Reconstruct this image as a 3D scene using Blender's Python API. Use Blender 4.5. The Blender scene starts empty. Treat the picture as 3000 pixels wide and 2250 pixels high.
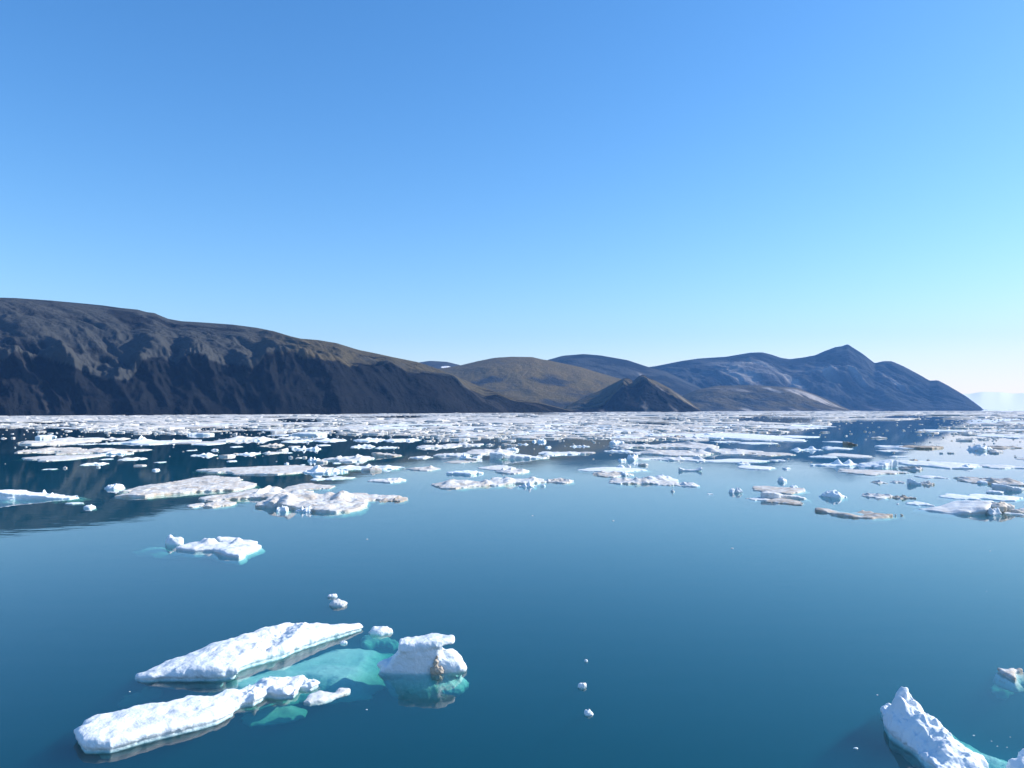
import bpy, math, random
import numpy as np

random.seed(7)
RNG = np.random.default_rng(11)
R = math.radians
COL = bpy.context.scene.collection
SC = bpy.context.scene

# ------------------------------------------------------------------ camera
CAM_H = 10.0
F_PX, CX, CY = 2354.0, 1500.0, 1125.0          # in pixels of a 3000 x 2250 frame
PITCH, ROLL = R(1.90), R(-0.235)
cam_data = bpy.data.cameras.new("camera")
cam_data.sensor_width = 36.0
cam_data.lens = 36.0 * F_PX / 3000.0
cam_data.clip_start = 0.2
cam_data.clip_end = 120000.0
cam = bpy.data.objects.new("camera", cam_data)
COL.objects.link(cam)
cam.location = (0, 0, CAM_H)
import mathutils
cam.rotation_euler = (mathutils.Matrix.Rotation(R(90) + PITCH, 3, 'X') @ mathutils.Matrix.Rotation(ROLL, 3, 'Z')).to_euler()
SC.camera = cam
_M = np.array((mathutils.Matrix.Rotation(R(90) + PITCH, 3, 'X') @ mathutils.Matrix.Rotation(ROLL, 3, 'Z')))

def ray(px, py):
    d = _M @ np.array([(px - CX) / F_PX, -(py - CY) / F_PX, -1.0])
    return d

def ground(px, py, z=0.0):
    """world point at height z on the sight line through a photo pixel"""
    d = ray(px, py)
    t = (z - CAM_H) / min(d[2], -1e-5)
    return np.array([d[0] * t, d[1] * t, z])

def at_depth(px, py, Y):
    d = ray(px, py)
    t = Y / d[1]
    return np.array([d[0] * t, Y, CAM_H + d[2] * t])

# ------------------------------------------------------------------ sky, sun, exposure
SUN_AZ, SUN_EL = 79.0, 31.0                     # azimuth from the view direction towards the right
world = bpy.data.worlds.new("World")
SC.world = world
world.use_nodes = True
wn = world.node_tree.nodes; wl = world.node_tree.links
wn.clear()
sky = wn.new('ShaderNodeTexSky'); sky.sky_type = 'NISHITA'; sky.sun_disc = False
sky.sun_elevation = R(SUN_EL); sky.sun_rotation = R(SUN_AZ)
sky.altitude = 0; sky.air_density = 1.0; sky.dust_density = 0.34; sky.ozone_density = 3.8
bg = wn.new('ShaderNodeBackground'); bg.inputs['Strength'].default_value = 0.138
wo = wn.new('ShaderNodeOutputWorld')
hs = wn.new('ShaderNodeHueSaturation'); hs.inputs['Saturation'].default_value = 1.24
wb = wn.new('ShaderNodeMix'); wb.data_type = 'RGBA'; wb.blend_type = 'MULTIPLY'; wb.inputs[0].default_value = 1.0; wb.inputs[7].default_value = (1.04, 0.995, 1.01, 1)
wl.new(sky.outputs[0], hs.inputs['Color']); wl.new(hs.outputs[0], wb.inputs[6])
# soft shoulder so that the brightest sky near the horizon pales instead of clipping
sp = wn.new('ShaderNodeSeparateColor'); cb = wn.new('ShaderNodeCombineColor'); wl.new(wb.outputs[2], sp.inputs[0])
for k in range(3):
    def wm(op, a, b):
        n = wn.new('ShaderNodeMath'); n.operation = op
        for q, v in ((0, a), (1, b)):
            if hasattr(v, 'is_output'): wl.new(v, n.inputs[q])
            else: n.inputs[q].default_value = v
        return n.outputs[0]
    c = sp.outputs[k]; p4 = wm('POWER', wm('MULTIPLY', c, (0.13, 0.152, 0.135)[k]), 4.0)
    wl.new(wm('DIVIDE', c, wm('POWER', wm('ADD', p4, 1.0), 0.25)), cb.inputs[k])
wl.new(cb.outputs[0], bg.inputs[0]); wl.new(bg.outputs[0], wo.inputs[0])

sd = bpy.data.lights.new("sun", 'SUN'); sd.energy = 4.2; sd.angle = R(0.53); sd.color = (1.0, 0.95, 0.88)
sun = bpy.data.objects.new("sun", sd); COL.objects.link(sun)
sv = mathutils.Vector((math.sin(R(SUN_AZ)) * math.cos(R(SUN_EL)), math.cos(R(SUN_AZ)) * math.cos(R(SUN_EL)), math.sin(R(SUN_EL))))
sun.rotation_euler = sv.to_track_quat('Z', 'Y').to_euler()
sun.location = (2000, 1500, 1500)

SC.view_settings.view_transform = 'Standard'
SC.view_settings.look = 'None'
SC.view_settings.exposure = 0.70
SC.view_settings.gamma = 1.0
SC.render.engine = 'CYCLES'
SC.cycles.use_denoising = True
SC.cycles.max_bounces = 6
SC.cycles.diffuse_bounces = 2
SC.cycles.glossy_bounces = 3
SC.cycles.transmission_bounces = 2
SC.cycles.volume_bounces = 1
SC.cycles.transparent_max_bounces = 12

# ------------------------------------------------------------------ helpers
def tag(o, label=None, cat=None, group=None, kind=None):
    if label: o["label"] = label
    if cat: o["category"] = cat
    if group: o["group"] = group
    if kind: o["kind"] = kind
    return o

def mesh_obj(name, V, F, mat, parent=None, smooth=True, loc=(0, 0, 0)):
    me = bpy.data.meshes.new(name)
    V = np.asarray(V, dtype=np.float32); F = np.asarray(F, dtype=np.int32)
    k = F.shape[1]
    me.vertices.add(len(V)); me.vertices.foreach_set("co", V.ravel())
    me.loops.add(F.size); me.loops.foreach_set("vertex_index", F.ravel())
    me.polygons.add(len(F))
    me.polygons.foreach_set("loop_start", np.arange(len(F), dtype=np.int32) * k)
    me.polygons.foreach_set("use_smooth", np.full(len(F), smooth, dtype=bool))
    me.update(calc_edges=True); me.validate()
    me.materials.append(mat)
    o = bpy.data.objects.new(name, me); COL.objects.link(o)
    o.location = loc
    if parent: o.parent = parent
    return o

def set_attr(o, name, vals):
    a = o.data.attributes.new(name, 'FLOAT', 'POINT')
    a.data.foreach_set("value", np.asarray(vals, dtype=np.float32))

_T = RNG.random((64, 64, 64)).astype(np.float32) * 2 - 1
def noise3(x, y, z):
    x, y, z = np.broadcast_arrays(np.asarray(x, float), np.asarray(y, float), np.asarray(z, float))
    xi = np.floor(x).astype(int); yi = np.floor(y).astype(int); zi = np.floor(z).astype(int)
    fx = x - xi; fy = y - yi; fz = z - zi
    fx = fx * fx * (3 - 2 * fx); fy = fy * fy * (3 - 2 * fy); fz = fz * fz * (3 - 2 * fz)
    xi &= 63; yi &= 63; zi &= 63; x1 = (xi + 1) & 63; y1 = (yi + 1) & 63; z1 = (zi + 1) & 63
    a = _T[xi, yi, zi] * (1 - fx) + _T[x1, yi, zi] * fx
    b = _T[xi, y1, zi] * (1 - fx) + _T[x1, y1, zi] * fx
    c = _T[xi, yi, z1] * (1 - fx) + _T[x1, yi, z1] * fx
    d = _T[xi, y1, z1] * (1 - fx) + _T[x1, y1, z1] * fx
    return (a * (1 - fy) + b * fy) * (1 - fz) + (c * (1 - fy) + d * fy) * fz

def fbm(x, y, z, o=4, g=0.5):
    s = 0; a = 1; n = 0
    for i in range(o):
        s = s + a * noise3(x * 2.03 ** i + 13.7 * i, y * 2.03 ** i + 5.1 * i, z * 2.03 ** i + 9.3 * i); n += a; a *= g
    return s / n

def ridged(x, y, z, o=4, g=0.5):
    s = 0; a = 1; n = 0
    for i in range(o):
        s = s + a * (1 - np.abs(noise3(x * 2.1 ** i + 3.7 * i, y * 2.1 ** i + 7.1 * i, z * 2.1 ** i)) * 2); n += a; a *= g
    return s / n

def sstep(a, b, x):
    t = np.clip((x - a) / (b - a), 0, 1); return t * t * (3 - 2 * t)

# ------------------------------------------------------------------ materials
def nmat(name):
    m = bpy.data.materials.new(name); m.use_nodes = True
    nt = m.node_tree; nt.nodes.clear()
    out = nt.nodes.new('ShaderNodeOutputMaterial')
    return m, nt, nt.nodes.new, nt.links.new, out

def mixc(N, L, fac, a, b, bt='MIX'):
    n = N('ShaderNodeMix'); n.data_type = 'RGBA'; n.blend_type = bt
    for s, v in ((n.inputs[0], fac), (n.inputs[6], a), (n.inputs[7], b)):
        if hasattr(v, 'is_output'): L(v, s)
        elif isinstance(v, (int, float)): s.default_value = v
        else: s.default_value = (*v, 1)
    return n.outputs[2]

def mth(N, L, op, a, b=None, c=None, clamp=False):
    n = N('ShaderNodeMath'); n.operation = op; n.use_clamp = clamp
    for i, v in enumerate((a, b, c)):
        if v is None: continue
        if hasattr(v, 'is_output'): L(v, n.inputs[i])
        else: n.inputs[i].default_value = v
    return n.outputs[0]

def ntex(N, L, vec, scale, detail=4, rough=0.55, out='Fac'):
    n = N('ShaderNodeTexNoise'); n.inputs['Scale'].default_value = scale
    n.inputs['Detail'].default_value = detail; n.inputs['Roughness'].default_value = rough
    if vec is not None: L(vec, n.inputs['Vector'])
    return n.outputs[out]

def mrange(N, L, v, a, b, c=0.0, d=1.0):
    n = N('ShaderNodeMapRange'); n.interpolation_type = 'SMOOTHSTEP'
    n.inputs[1].default_value = a; n.inputs[2].default_value = b; n.inputs[3].default_value = c; n.inputs[4].default_value = d
    L(v, n.inputs[0]); return n.outputs[0]

def make_ice():
    m, nt, N, L, out = nmat('glacier_ice_and_snow')
    geo = N('ShaderNodeNewGeometry'); pos = geo.outputs['Position']
    sep = N('ShaderNodeSeparateXYZ'); L(pos, sep.inputs[0]); z = sep.outputs[2]
    sn = N('ShaderNodeSeparateXYZ'); L(geo.outputs['True Normal'], sn.inputs[0])
    at = N('ShaderNodeAttribute'); at.attribute_type = 'OBJECT'; at.attribute_name = 'dirt'; dirt = at.outputs['Fac']
    n1 = ntex(N, L, pos, 0.9, 5, 0.6); n2 = ntex(N, L, pos, 6.0, 4, 0.6); n3 = ntex(N, L, pos, 0.25, 3, 0.5)
    base = mixc(N, L, n1, (0.68, 0.77, 0.83), (0.88, 0.87, 0.85))
    # bare clear ice near and under the waterline, blue-green
    wet = mrange(N, L, mth(N, L, 'ADD', z, mth(N, L, 'MULTIPLY', mth(N, L, 'SUBTRACT', n2, 0.5), 0.16)), 0.10, -0.02)
    base = mixc(N, L, mth(N, L, 'MULTIPLY', wet, 0.75), base, (0.60, 0.76, 0.74))
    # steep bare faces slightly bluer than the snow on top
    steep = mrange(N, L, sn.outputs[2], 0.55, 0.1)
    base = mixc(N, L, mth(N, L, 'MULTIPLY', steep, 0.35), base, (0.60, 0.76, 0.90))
    # silt stain: amount per floe times two patchy noises
    pat = mth(N, L, 'ADD', mrange(N, L, n1, 0.38, 0.68), mrange(N, L, n2, 0.52, 0.72))
    d = mth(N, L, 'MULTIPLY', mth(N, L, 'ADD', mth(N, L, 'MULTIPLY', pat, 1.5), 1.0), dirt, clamp=True)
    silt = mixc(N, L, mth(N, L, 'MULTIPLY', mth(N, L, 'SUBTRACT', mth(N, L, 'MULTIPLY', dirt, n3), 0.20), 3.5, clamp=True), (0.54, 0.47, 0.39), (0.27, 0.215, 0.16))
    base = mixc(N, L, d, base, silt)
    bs = N('ShaderNodeBsdfPrincipled'); L(base, bs.inputs['Base Color'])
    bs.inputs['Roughness'].default_value = 0.55; bs.inputs['IOR'].default_value = 1.31
    bs.inputs['Specular IOR Level'].default_value = 0.3
    b1 = N('ShaderNodeBump'); b1.inputs['Distance'].default_value = 0.05; b1.inputs['Strength'].default_value = 0.6
    vo = N('ShaderNodeTexVoronoi'); vo.inputs['Scale'].default_value = 11.0; L(pos, vo.inputs['Vector'])
    nb = mth(N, L, 'ADD', mth(N, L, 'MULTIPLY', vo.outputs['Distance'], 0.35), mth(N, L, 'ADD', ntex(N, L, pos, 4.0, 8, 0.74), mth(N, L, 'MULTIPLY', ntex(N, L, pos, 40.0, 3, 0.6), 0.25)))
    b0 = N('ShaderNodeBump'); b0.inputs['Distance'].default_value = 0.22; b0.inputs['Strength'].default_value = 0.22
    L(ntex(N, L, pos, 1.1, 5, 0.65), b0.inputs['Height']); L(b0.outputs[0], b1.inputs['Normal'])
    L(nb, b1.inputs['Height']); L(b1.outputs[0], bs.inputs['Normal'])
    L(bs.outputs[0], out.inputs[0])
    return m

def make_water():
    m, nt, N, L, out = nmat('calm_sea_water')
    geo = N('ShaderNodeNewGeometry'); pos = geo.outputs['Position']
    mp = N('ShaderNodeMapping'); mp.inputs['Scale'].default_value = (0.35, 1.0, 1.0); L(pos, mp.inputs[0])
    n1 = ntex(N, L, mp.outputs[0], 0.55, 3, 0.5)
    n2 = ntex(N, L, mp.outputs[0], 2.6, 3, 0.55)
    patch = mrange(N, L, ntex(N, L, mp.outputs[0], 0.012, 3, 0.6), 0.47, 0.66)
    h = mth(N, L, 'ADD', mth(N, L, 'MULTIPLY', n1, 0.05), mth(N, L, 'MULTIPLY', n2, mth(N, L, 'ADD', mth(N, L, 'MULTIPLY', patch, 0.035), 0.002)))
    bump = N('ShaderNodeBump'); bump.inputs['Distance'].default_value = 1.0; bump.inputs['Strength'].default_value = 0.13
    L(h, bump.inputs['Height'])
    fr = N('ShaderNodeFresnel'); fr.inputs['IOR'].default_value = 1.333; L(bump.outputs[0], fr.inputs['Normal'])
    fac = mth(N, L, 'MAXIMUM', mth(N, L, 'MULTIPLY', fr.outputs[0], mth(N, L, 'SUBTRACT', 1.0, geo.outputs['Backfacing'])), 0.02)
    gl = N('ShaderNodeBsdfGlossy'); gl.inputs['Roughness'].default_value = 0.0; gl.inputs['Color'].default_value = (1, 1, 1, 1); L(bump.outputs[0], gl.inputs['Normal'])
    tr = N('ShaderNodeBsdfTransparent'); tr.inputs['Color'].default_value = (0.97, 0.99, 1, 1)
    mx = N('ShaderNodeMixShader'); L(fac, mx.inputs[0]); L(tr.outputs[0], mx.inputs[1]); L(gl.outputs[0], mx.inputs[2])
    L(mx.outputs[0], out.inputs['Surface'])
    ab = N('ShaderNodeVolumeAbsorption'); ab.inputs['Color'].default_value = (0.56, 0.83, 0.80, 1); ab.inputs['Density'].default_value = 1.9
    scn = N('ShaderNodeVolumeScatter'); scn.inputs['Color'].default_value = (0.0, 0.58, 1.0, 1); scn.inputs['Density'].default_value = 0.125; scn.inputs['Anisotropy'].default_value = 0.2
    ad = N('ShaderNodeAddShader'); L(ab.outputs[0], ad.inputs[0]); L(scn.outputs[0], ad.inputs[1]); L(ad.outputs[0], out.inputs['Volume'])
    return m

def make_bed():
    m, nt, N, L, out = nmat('dark_sea_bed')
    bs = N('ShaderNodeBsdfDiffuse'); bs.inputs[0].default_value = (0.02, 0.03, 0.035, 1); L(bs.outputs[0], out.inputs[0]); return m

def make_hill():
    m, nt, N, L, out = nmat('hill_rock_scree_and_tundra')
    geo = N('ShaderNodeNewGeometry'); pos = geo.outputs['Position']
    def A(n):
        a = N('ShaderNodeAttribute'); a.attribute_name = n; return a.outputs['Fac']
    n1 = ntex(N, L, pos, 0.006, 6, 0.65); n2 = ntex(N, L, pos, 0.03, 5, 0.65)
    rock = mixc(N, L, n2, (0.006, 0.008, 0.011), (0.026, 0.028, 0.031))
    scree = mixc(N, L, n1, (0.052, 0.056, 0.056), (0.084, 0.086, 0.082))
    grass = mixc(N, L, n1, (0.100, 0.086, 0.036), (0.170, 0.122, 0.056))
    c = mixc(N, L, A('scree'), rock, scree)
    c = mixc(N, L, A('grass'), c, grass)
    c = mixc(N, L, A('pale'), c, (0.42, 0.38, 0.34))
    c = mixc(N, L, A('snow'), c, (0.9, 0.9, 0.92))
    bs = N('ShaderNodeBsdfPrincipled'); L(c, bs.inputs['Base Color']); bs.inputs['Roughness'].default_value = 0.9
    bs.inputs['Specular IOR Level'].default_value = 0.0
    b = N('ShaderNodeBump'); b.inputs['Strength'].default_value = 1.0; b.inputs['Distance'].default_value = 20.0
    L(ntex(N, L, pos, 0.022, 7, 0.7), b.inputs['Height']); L(b.outputs[0], bs.inputs['Normal'])
    L(bs.outputs[0], out.inputs[0]); return m

def make_plain(name, col, rough=0.8):
    m, nt, N, L, out = nmat(name)
    bs = N('ShaderNodeBsdfPrincipled'); bs.inputs['Base Color'].default_value = (*col, 1); bs.inputs['Roughness'].default_value = rough
    geo = N('ShaderNodeNewGeometry'); n = ntex(N, L, geo.outputs['Position'], 0.01, 4, 0.6)
    L(mixc(N, L, n, col, tuple(min(1, c * 1.1) for c in col)), bs.inputs['Base Color'])
    L(bs.outputs[0], out.inputs[0]); return m

ICE = make_ice(); WATER = make_water(); BED = make_bed(); HILL = make_hill()

# ------------------------------------------------------------------ sea
def box(name, x0, x1, y0, y1, z0, z1, mat):
    V = [(x, y, z) for z in (z0, z1) for y in (y0, y1) for x in (x0, x1)]
    F = [(0, 2, 3, 1), (4, 5, 7, 6), (0, 1, 5, 4), (2, 6, 7, 3), (0, 4, 6, 2), (1, 3, 7, 5)]
    return mesh_obj(name, V, F, mat, smooth=False)
tag(box('sea_water', -12000, 12000, -600, 12000, -40, 0, WATER), kind='structure')
tag(box('sea_bed', -12010, 12010, -610, 12010, -42, -40.2, BED), kind='structure')

# ------------------------------------------------------------------ hills
def interp(pts, x):
    p = np.array(pts, float); return np.interp(x, p[:, 0], p[:, 1])

def smooth1(a, k):
    if k < 2: return a
    ker = np.hanning(k + 2)[1:-1]; ker /= ker.sum()
    return np.convolve(np.pad(a, (k // 2, k - 1 - k // 2), mode='edge'), ker, 'valid')

def hill(name, label, crest, shoreD, crestD, brk=None, tb=0.22, seed=0, step=3.0, rows=110, gully=0.10, shear=0.0,
         gw=120.0, scree=1.0, grass=0.0, grass_px=None, pale=0.0, rim=0.0, cliffy=0.0, back=0.7):
    x0, x1 = crest[0][0], crest[-1][0]
    P = np.arange(x0, x1 + 0.1, step); n = len(P)
    cy = smooth1(interp(crest, P), 5)
    Ds = interp(shoreD, P) if not isinstance(shoreD, (int, float)) else np.full(n, float(shoreD))
    Dc = interp(crestD, P) if not isinstance(crestD, (int, float)) else np.full(n, float(crestD))
    u = np.cumsum(np.full(n, step * Ds.mean() / F_PX)) / gw          # metres along shore / gully width
    T = np.concatenate([np.linspace(0, 1, rows), 1 + np.linspace(0, 1, 14)[1:] * back])
    V = np.zeros((len(T), n, 3)); att = {k: np.zeros((len(T), n)) for k in ('scree', 'grass', 'pale', 'snow')}
    hor = np.array([at_depth(p, 1203, 1000.0)[0] / 1000.0 for p in P])
    Cc = np.array([at_depth(p, y, d) for p, y, d in zip(P, cy, Dc)])
    zc = np.maximum(Cc[:, 2], 1.0)
    if brk is not None:
        by = smooth1(interp(brk, P), 15)
        zb = np.array([at_depth(p, y, ds + (dc - ds) * tb)[2] for p, y, ds, dc in zip(P, by, Ds, Dc)])
        zb = np.clip(zb, 1.0, zc * 0.97)
    else:
        zb = zc * tb * 1.15
    for i, t in enumerate(T):
        tt = min(t, 1.0)
        us = u - shear * (1 - tt)
        us = us + 0.45 * fbm(us * 0.8, tt * 2.2 + seed, seed, 3)
        g1 = ridged(us, tt * 2.8 + seed, seed * 1.7, 5, 0.55)
        g2 = fbm(us * 4.3, tt * 5, seed + 3, 4, 0.6)
        Y = Ds + (Dc - Ds) * t
        if t <= tb:
            z = zb * (t / tb) ** (0.75 if brk is not None else 1.0)
        elif t <= 1:
            s = (t - tb) / (1 - tb)
            z = zb + (zc - zb) * (1 - (1 - s) ** 1.35)
        else:
            z = zc * (1 - 0.45 * sstep(0, 1.0, (t - 1) / back))
        win = math.sin(math.pi * min(1, max(0, tt)) ** 0.8) if t <= 1 else 0.0
        amp = gully * zc * win
        if brk is not None:
            amp = amp * (1 + 0.5 * cliffy * (1 - sstep(tb * 0.8, tb * 2.6, tt)))
            Y = Y - (0.16 * cliffy * zc) * (g1 - 0.2) * (1 - sstep(tb * 0.9, tb * 2.0, tt)) * sstep(0, 0.03, t)
            Y = Y - (0.05 * cliffy * zc) * g2 * (1 - sstep(tb, tb * 1.6, tt))
        z = z + amp * (g1 - 0.55) + 0.5 * amp * g2
        lim = CAM_H + (zc - CAM_H) * Y / Dc * (0.997 if t < 0.97 else 1.0)
        if t <= 1: z = np.minimum(z, lim)
        if t == 0: z = np.full(n, -1.0)
        z = np.maximum(z, -1.0)
        V[i, :, 0] = hor * Y; V[i, :, 1] = Y; V[i, :, 2] = z
        nb = fbm(us * 2.2, tt * 9, seed + 9, 4, 0.6)
        if brk is not None:
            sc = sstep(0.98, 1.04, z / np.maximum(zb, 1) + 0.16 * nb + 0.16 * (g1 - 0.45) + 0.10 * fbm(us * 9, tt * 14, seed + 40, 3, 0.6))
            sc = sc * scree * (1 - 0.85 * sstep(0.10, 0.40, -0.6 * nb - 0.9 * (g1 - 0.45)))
        else:
            sc = np.full(n, scree) * ((0.55 if grass > 0 else 0.15) + (0.45 if grass > 0 else 0.85) * sstep(-0.25, 0.25, nb + 0.7 * (g1 - 0.35)))
        gr = np.zeros(n)
        if grass > 0:
            gp = interp(grass_px, P) if grass_px else 1.0
            gr = grass * gp * sstep(-0.45, 0.15, nb + (tt - 0.4) * 0.8) * sstep(0.1, 0.45, sc)
        pl = np.zeros(n)
        if pale > 0:
            q = ridged(us * 2.3, tt * 0.6 + 5, seed + 21, 2, 0.4)
            q2 = noise3(us * 0.5, tt * 4 + 1, seed + 33)
            pl = 1.5 * pale * sstep(0.42, 0.72, q) * sstep(-0.1, 0.35, q2) * (0.7 + 0.6 * nb) * sstep(0.95, 0.6, tt)
        pyv = 1203 - (z - CAM_H) / Y * F_PX
        att['snow'][i] = (np.hypot((P - 1307) / 15, (pyv - 1075) / 3.6) < 1) & (t < 1) if name == 'blue_low_hill' else 0
        att['scree'][i] = np.clip(sc, 0, 1); att['grass'][i] = np.clip(gr, 0, 1); att['pale'][i] = np.clip(pl, 0, 1)
    # close the sides and the back down to sea level
    Vb = V[-1:].copy(); Vb[..., 2] = -1
    V = np.concatenate([V, Vb]); m = V.shape[0]
    idx = np.arange(m * n).reshape(m, n)
    F = np.stack([idx[:-1, :-1], idx[:-1, 1:], idx[1:, 1:], idx[1:, :-1]], -1).reshape(-1, 4)
    o = mesh_obj(name, V.reshape(-1, 3), F, HILL)
    for k, a in att.items():
        set_attr(o, k, np.concatenate([a, a[-1:]]).ravel())
    tag(o, label=label, kind='structure')
    return o

A_crest = [(-260, 868), (-120, 869), (0, 872), (40, 873), (140, 880), (250, 890), (300, 895), (350, 902), (400, 907), (425, 914), (450, 917), (465, 924), (490, 934), (530, 941),
           (600, 945), (680, 951), (750, 960), (800, 970), (850, 985), (880, 992), (930, 996), (985, 1005), (1050, 1025), (1100, 1035), (1150, 1046), (1225, 1061),
           (1290, 1083), (1340, 1104), (1400, 1130), (1460, 1150), (1530, 1170), (1600, 1184), (1650, 1197), (1692, 1208)]
A_break = [(-260, 1050), (0, 1077), (45, 1034), (81, 1030), (190, 1064), (294, 1098), (384, 1101), (420, 1052), (470, 1039), (511, 1066), (556, 1034), (655, 1066), (700, 1062),
           (750, 1080), (778, 1034), (814, 1021), (850, 1025), (918, 1043), (990, 1048), (1027, 1068), (1144, 1068), (1189, 1095), (1320, 1102), (1370, 1141), (1420, 1165),
           (1456, 1152), (1501, 1174), (1578, 1181), (1664, 1202), (1692, 1209)]
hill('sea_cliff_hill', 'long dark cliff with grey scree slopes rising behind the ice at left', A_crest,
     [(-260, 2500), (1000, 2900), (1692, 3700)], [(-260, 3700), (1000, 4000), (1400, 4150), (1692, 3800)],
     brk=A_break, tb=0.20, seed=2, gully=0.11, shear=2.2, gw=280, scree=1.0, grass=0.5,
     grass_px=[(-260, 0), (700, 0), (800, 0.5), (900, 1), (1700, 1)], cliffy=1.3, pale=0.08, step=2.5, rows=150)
hill('brown_hill', 'broad brown tundra hill beyond the low end of the cliff',
     [(1180, 1120), (1250, 1085), (1300, 1078), (1350, 1070), (1400, 1058), (1450, 1048), (1500, 1045), (1560, 1046), (1590, 1053), (1610, 1056), (1700, 1075), (1800, 1105), (1880, 1125), (1960, 1160), (2030, 1200)],
     5600, 7200, tb=0.2, seed=5, gully=0.06, shear=0.6, gw=500, scree=0.9, grass=0.95, back=0.3)
hill('blue_low_hill', 'small blue hilltop with a snow patch between the cliff and the brown hill',
     [(1150, 1120), (1225, 1062), (1260, 1057), (1310, 1060), (1350, 1070), (1400, 1100), (1450, 1140)], 8000, 9500, tb=0.2, seed=8, gully=0.03, gw=600, scree=0.9)
hill('blue_round_hill', 'rounded blue hill behind the brown hill and the twin peaks',
     [(1480, 1130), (1560, 1075), (1600, 1056), (1650, 1042), (1710, 1037), (1760, 1041), (1840, 1055), (1900, 1075), (1950, 1085), (2010, 1115), (2080, 1150)], 7800, 9400,
     tb=0.2, seed=11, gully=0.05, gw=600, scree=0.9, pale=0.5, shear=0.8)
E_crest = [(1820, 1110), (1860, 1088), (1890, 1077), (1925, 1072), (2000, 1057), (2050, 1050), (2130, 1045), (2200, 1033), (2235, 1032), (2260, 1038), (2290, 1048), (2315, 1052), (2350, 1048),
           (2390, 1041), (2420, 1028), (2450, 1017), (2470, 1014), (2487, 1008), (2500, 1017), (2530, 1036), (2565, 1064), (2590, 1058), (2615, 1058), (2650, 1073), (2700, 1100),
           (2725, 1115), (2750, 1114), (2780, 1130), (2830, 1160), (2870, 1190), (2893, 1209)]
hill('headland', 'blue mountain headland with a pointed summit sloping to the sea at right', E_crest,
     [(1820, 9300), (2893, 9600)], [(1820, 10900), (2487, 10900), (2893, 9800)], tb=0.2, seed=14, gully=0.17, shear=2.6, gw=560, scree=0.85,
     pale=0.6, step=2.5, rows=130, back=0.3)
hill('brown_foreland', 'low brown and grey foreland with pale scree streaks in front of the headland',
     [(1960, 1205), (2000, 1160), (2040, 1142), (2100, 1130), (2200, 1128), (2330, 1135), (2400, 1160), (2470, 1192), (2505, 1208)], 7000, 7900,
     tb=0.2, seed=17, gully=0.15, shear=2.4, gw=330, scree=1.0, grass=0.6, pale=1.3)
hill('twin_peak_hill', 'small dark twin peaked hill standing before the blue hills',
     [(1640, 1206), (1665, 1188), (1700, 1170), (1760, 1143), (1800, 1122), (1828, 1108), (1840, 1107), (1858, 1116), (1872, 1102), (1885, 1097), (1900, 1106), (1930, 1120), (1960, 1136), (2000, 1162), (2060, 1207)],
     4700, 5300, brk=[(1640, 1207), (1700, 1200), (1760, 1190), (1790, 1165), (1830, 1120), (1850, 1135), (1890, 1112), (1960, 1150), (2060, 1208)], tb=0.55,
     seed=21, gully=0.16, shear=1.6, gw=230, scree=1.0, grass=0.6, cliffy=1.4, pale=0.4, step=2.0)
# ------------------------------------------------------------------ haze
hm, nt, N, L, out = nmat('thin_sea_haze')
pv = N('ShaderNodeVolumePrincipled'); pv.inputs['Color'].default_value = (0.14, 0.37, 0.80, 1); pv.inputs['Density'].default_value = 3.4e-5
pv.inputs['Anisotropy'].default_value = 0.2
L(pv.outputs[0], out.inputs['Volume'])
tag(box('haze', -12030, 12030, -640, 12030, -43, 1150, hm), kind='stuff')

# ------------------------------------------------------------------ ice
def surface_nets(f, org, cell):
    """f: 3-D field (negative inside); returns vertices and quads"""
    s = f < 0
    nx, ny, nz = f.shape
    def c(a, dx, dy, dz): return a[dx:nx - 1 + dx, dy:ny - 1 + dy, dz:nz - 1 + dz]
    cnt = np.zeros((nx - 1, ny - 1, nz - 1)); acc = np.zeros((nx - 1, ny - 1, nz - 1, 3))
    for ax in range(3):
        o1, o2 = [a for a in range(3) if a != ax]
        for i in (0, 1):
            for j in (0, 1):
                p = [0, 0, 0]; p[o1] = i; p[o2] = j
                q = list(p); q[ax] = 1
                a = c(f, *p); b = c(f, *q); m = (a < 0) != (b < 0)
                t = np.where(m, a / np.where(m, a - b, 1), 0)
                cnt += m
                for k in range(3):
                    acc[..., k] += m * (t if k == ax else p[k])
    act = cnt > 0
    idm = -np.ones(act.shape, int); ii = np.argwhere(act); idm[act] = np.arange(len(ii))
    V = (ii + acc[act] / cnt[act][:, None]) * cell + org
    Fs = []
    for ax in range(3):
        o1, o2 = [(1, 2), (2, 0), (0, 1)][ax]
        sl = [slice(None)] * 3; sl2 = [slice(None)] * 3
        sl[ax] = slice(0, f.shape[ax] - 1); sl2[ax] = slice(1, None)
        a = s[tuple(sl)]; b = s[tuple(sl2)]
        for flip in (0, 1):
            m = (a & ~b) if flip == 0 else (~a & b)
            e = np.argwhere(m)
            ok = (e[:, o1] > 0) & (e[:, o2] > 0) & (e[:, o1] < f.shape[o1] - 1) & (e[:, o2] < f.shape[o2] - 1)
            e = e[ok]
            if len(e) == 0: continue
            def g(d1, d2):
                k = e.copy(); k[:, o1] -= d1; k[:, o2] -= d2
                return idm[k[:, 0], k[:, 1], k[:, 2]]
            q = np.stack([g(1, 1), g(0, 1), g(0, 0), g(1, 0)], -1)
            Fs.append(q if flip == 0 else q[:, ::-1])
    F = np.concatenate(Fs)
    F = F[(F >= 0).all(1)]
    return largest(V, F)

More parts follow.
